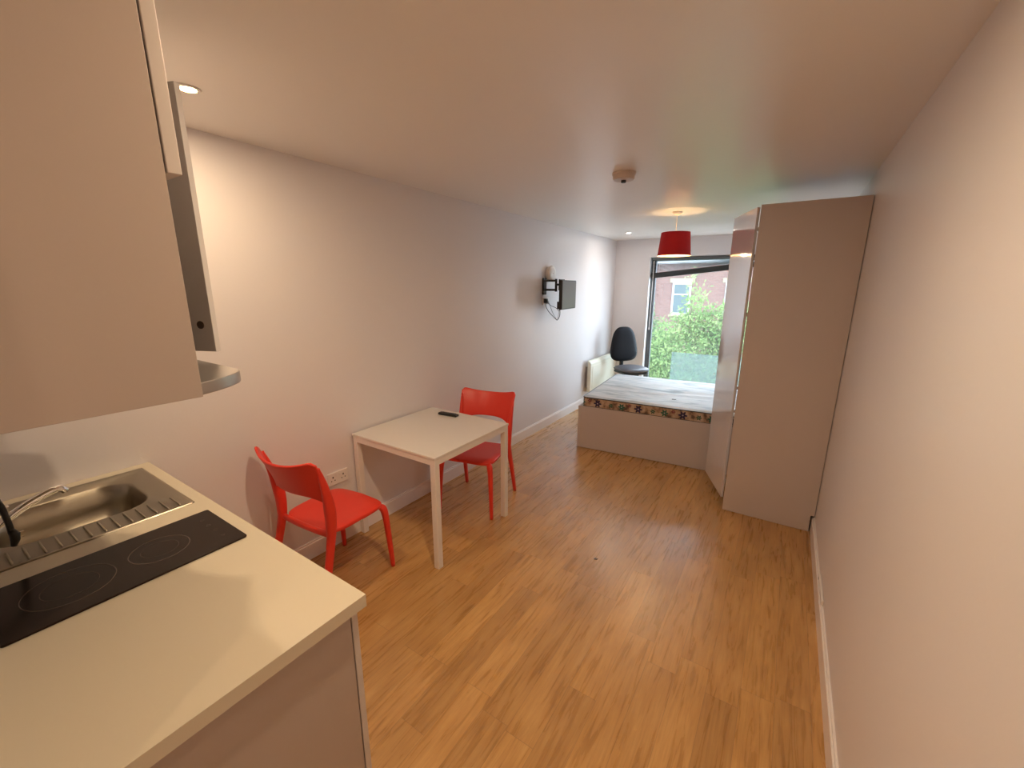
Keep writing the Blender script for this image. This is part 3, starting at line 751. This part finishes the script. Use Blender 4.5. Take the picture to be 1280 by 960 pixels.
# ------------------------------------------------------------------ wall cupboards and hood
UZ0, UZ1, UD = 1.519, 2.250, .300
XU = 1.530
def wall_unit(label, x0, x1, near):
    t = thing('wall_cabinet', label, 'cabinet', (x0, YB+.002, 0), 0, 'kitchen wall cabinets'); w = x1-x0; d = UD-(YB+.002)
    obj('side_panel', box(w-.018, w, 0, d, UZ0, UZ1), M['cab'], t, bevel=.001)
    obj('side_panel', box(0, .018, 0, d, UZ0, UZ1), M['cab'], t, bevel=.001)
    obj('bottom_panel', box(.018, w-.018, 0, d, UZ0+.0, UZ0+.018), M['cab'], t)
    obj('top_panel', box(.018, w-.018, 0, d, UZ1-.018, UZ1), M['cab'], t)
    obj('shelf', box(.018, w-.018, .006, d-.01, 1.87, 1.888), M['cab'], t)
    obj('back_panel', box(.018, w-.018, 0, .006, UZ0+.018, UZ1-.018), M['cabin'], t)
    return t, w, d
t1, w1, d1 = wall_unit('pale wall cabinet at the open end, short upper door over an open niche', XU-.60, XU, True)
obj('door', box(.002, w1, d1+.003, d1+.023, 1.885, UZ1), M['cabedge'], t1, bevel=.0015)
t2, w2, d2 = wall_unit('pale wall cabinet next to the end one with its long door standing open', XU-1.20, XU-.602, False)
th = math.radians(24)
dr = obj('door', box(0, .640, -.018, 0, UZ0-.006, UZ1-.005), M['cabin'], t2, bevel=.0015, loc=(.0, d2+.024, 0)); dr.rotation_euler.z = th
dot = obj('screw_cap', lathe([(.0, -.0205), (.012, -.020), (.012, -.018)], 16, (.600, 0, UZ0+.075), axis='Y'), M['hobring'], dr)
# top filler to ceiling unit
hd = thing('cooker_hood', 'pale grey cooker hood with a rounded corner under the wall cabinets', 'hood', (0, 0, 0))
pts = [(.52, YB+.02), (1.27, YB+.02), (1.27, .30)] + [(1.27-.11*(a/(PI/2))**1.3-.02*(1-math.cos(a)), .36+.165*math.sin(a)) for a in [PI/2*k/10 for k in range(0, 11)]] + [(.62, .525), (.56, .49), (.52, .40)]
obj('canopy', prism(pts, 1.462, 1.492), M['grey_steel'], hd, bevel=.003)
obj('hood_body', box(.60, 1.16, YB+.022, .26, 1.492, 1.5185), M['grey_steel'], hd, bevel=.002)
obj('grease_filter', box(.62, 1.12, .02, .36, 1.456, 1.4615), M['steel'], hd)

# ------------------------------------------------------------------ ceiling things
def downlight(label, x, y, lens, power, col, spot=150):
    t = thing('downlight', label, 'ceiling light', (x, y, H), 0, 'recessed ceiling downlights')
    obj('bezel', lathe([(.028, -.0005), (.030, -.005), (.040, -.004), (.043, -.0005)], 32), M['white'], t, smooth=True)
    obj('lens', lathe([(.028, -.003), (0, -.003)], 24), lens, t)
    ld = bpy.data.lights.new('downlight_lamp', 'AREA'); ld.shape = 'DISK'; ld.size = .056; ld.energy = power; ld.color = col
    lo = bpy.data.objects.new('downlight_lamp', ld); COL.objects.link(lo); lo.parent = t; lo.location = (0, 0, -.012)
    return t
WARM = (1., .75, .49)
downlight('glowing warm downlight beside the wall cabinets', .455, .790, M['lens_warm'], 5.2, WARM)
downlight('small lit downlight by the corner over the office chair', .475, 5.722, M['lens_cool'], 3, (1, .88, .75))
downlight('warm downlight over the floor at the open end of the worktop', 1.75, .94, M['lens_warm'], 11, WARM)
downlight('warm downlight in the entrance hall', 2.17, -1.1, M['lens_warm'], 4, WARM)
sd = thing('smoke_detector', 'round pale smoke detector on the ceiling between the kitchen and the pendant lamp', 'smoke detector', (1.405, 2.765, H))
obj('base', lathe([(.072, 0), (.072, -.012), (.068, -.014)], 36), M['smoke'], sd)
obj('housing', lathe([(.066, -.013), (.066, -.034), (.060, -.042), (.0, -.044)], 36), M['smoke'], sd)
obj('sensor', lathe([(.016, -.043), (.016, -.055), (.012, -.058), (0, -.058)], 16), M['black'], sd)
pd = thing('pendant_lamp', 'pendant lamp with a tapered red fabric shade before the window', 'lamp', (1.372, 4.411, H))
obj('ceiling_rose', lathe([(.045, 0), (.045, -.012), (.030, -.025), (.008, -.030), (0, -.030)], 28), M['white'], pd, smooth=True)
obj('flex', tube([(0, 0, -.025), (0, 0, -.25)], .003, 8), M['white'], pd)
obj('bulb_holder', lathe([(.012, -.175), (.020, -.19), (.020, -.25), (.016, -.255)], 16), M['white'], pd)
obj('lamp_shade', lathe([(.132, -.185), (.153, -.400)], 48, bm=None), M['shade'], pd, smooth=True)
for o in [c for c in pd.children if c.name.startswith('lamp_shade')]:
    bm = bmesh.new(); bm.from_mesh(o.data)
    bmesh.ops.delete(bm, geom=[f for f in bm.faces if len(f.verts) > 4], context='FACES_ONLY'); bm.to_mesh(o.data); bm.free()
    ln = o.data.copy()
    lo = bpy.data.objects.new('shade_lining', ln); COL.objects.link(lo); lo.parent = pd; lo.scale = (.985, .985, 1); ln.materials.clear(); ln.materials.append(M['lining'])
sp = bmesh.new()
for k in range(3):
    a = 2*PI*k/3; tube([(.018*math.cos(a), .018*math.sin(a), -.20), (.130*math.cos(a), .130*math.sin(a), -.19)], .002, 6, sp)
obj('shade_spokes', sp, M['white'], pd)
obj('bulb', lathe([(.013, -.25), (.018, -.27), (.030, -.30), (.030, -.325), (.018, -.348), (0, -.354)], 20), M['bulb'], pd, smooth=True)
ld = bpy.data.lights.new('pendant_bulb_light', 'POINT'); ld.energy = 4.5; ld.color = (1, .70, .40); ld.shadow_soft_size = .035
lo = bpy.data.objects.new('pendant_bulb_light', ld); COL.objects.link(lo); lo.parent = pd; lo.location = (0, 0, -.372)

# small things on wall and floor
cc = thing('cable_cover', 'short white cable cover with a dark hole on the skirting near the wardrobe', 'cable cover', (W-.001, 2.54, .125))
obj('cover_strip', box(-.012, 0, -.13, .12, -.009, .018), M['white'], cc, bevel=.003)
obj('hole', box(-.0125, -.0119, .085, .105, .0, .010), M['sockhole'], cc)
fl = obj('floor_scrap', prism([(0, 0), (.018, .004), (.022, .016), (.010, .012), (.004, .024)], .0005, .003), M['sockhole'])
fl.location = (1.53, 2.27, 0); tag(fl, 'tiny dark scrap lying on the bare plank floor', 'scrap')

# ------------------------------------------------------------------ world and camera
w = bpy.data.worlds.new('sky'); scn.world = w; w.use_nodes = True
nt = w.node_tree; bg = nt.nodes['Background']
tc = nt.nodes.new('ShaderNodeTexCoord'); n = nt.nodes.new('ShaderNodeTexNoise'); n.inputs['Scale'].default_value = 2.5; n.inputs['Detail'].default_value = 5
nt.links.new(tc.outputs['Generated'], n.inputs['Vector'])
c = ramp(nt, n.outputs['Fac'], [(.35, (.60, .77, 1.0)), (.6, (.82, .91, 1.0))])
nt.links.new(c, bg.inputs['Color']); bg.inputs['Strength'].default_value = 8.8
pt = bpy.data.lights.new('window_portal', 'AREA'); pt.shape = 'RECTANGLE'; pt.size = fx1-fx0; pt.size_y = fz1-fz0; pt.cycles.is_portal = True
po = bpy.data.objects.new('window_portal', pt); COL.objects.link(po); po.location = ((fx0+fx1)/2, D+.24, (fz0+fz1)/2); po.rotation_euler = (math.radians(-90), 0, 0)

R = [(0.83648831, -0.00346102, 0.54797383), (0.12762742, 0.97371099, -0.18867472), (-0.53291514, 0.22776069, 0.81493959)]
# rows of R act on (world x, -z, y) as camera right / down / forward
def wv3(r): return Vector((r[0], r[2], -r[1]))
right, down, fwd = map(wv3, R)
cam = bpy.data.cameras.new('camera'); co = bpy.data.objects.new('camera', cam); COL.objects.link(co)
mw = Matrix((right, -down, -fwd)).transposed().to_4x4(); mw.translation = (2.3803, 0, 1.7119); co.matrix_world = mw
cam.sensor_width = 36; cam.lens = 522.0926/1280*36; cam.clip_start = .02; cam.clip_end = 200
scn.camera = co
vs_ = scn.view_settings; vs_.view_transform = 'Standard'; vs_.look = 'None'; vs_.exposure = 0.62; vs_.gamma = 1; vs_.use_curve_mapping = False
scn.cycles.caustics_reflective = False; scn.cycles.caustics_refractive = False
scn.cycles.max_bounces = 12; scn.cycles.diffuse_bounces = 6; scn.cycles.transparent_max_bounces = 16; scn.cycles.sample_clamp_indirect = 6
scn.cycles.use_denoising = True
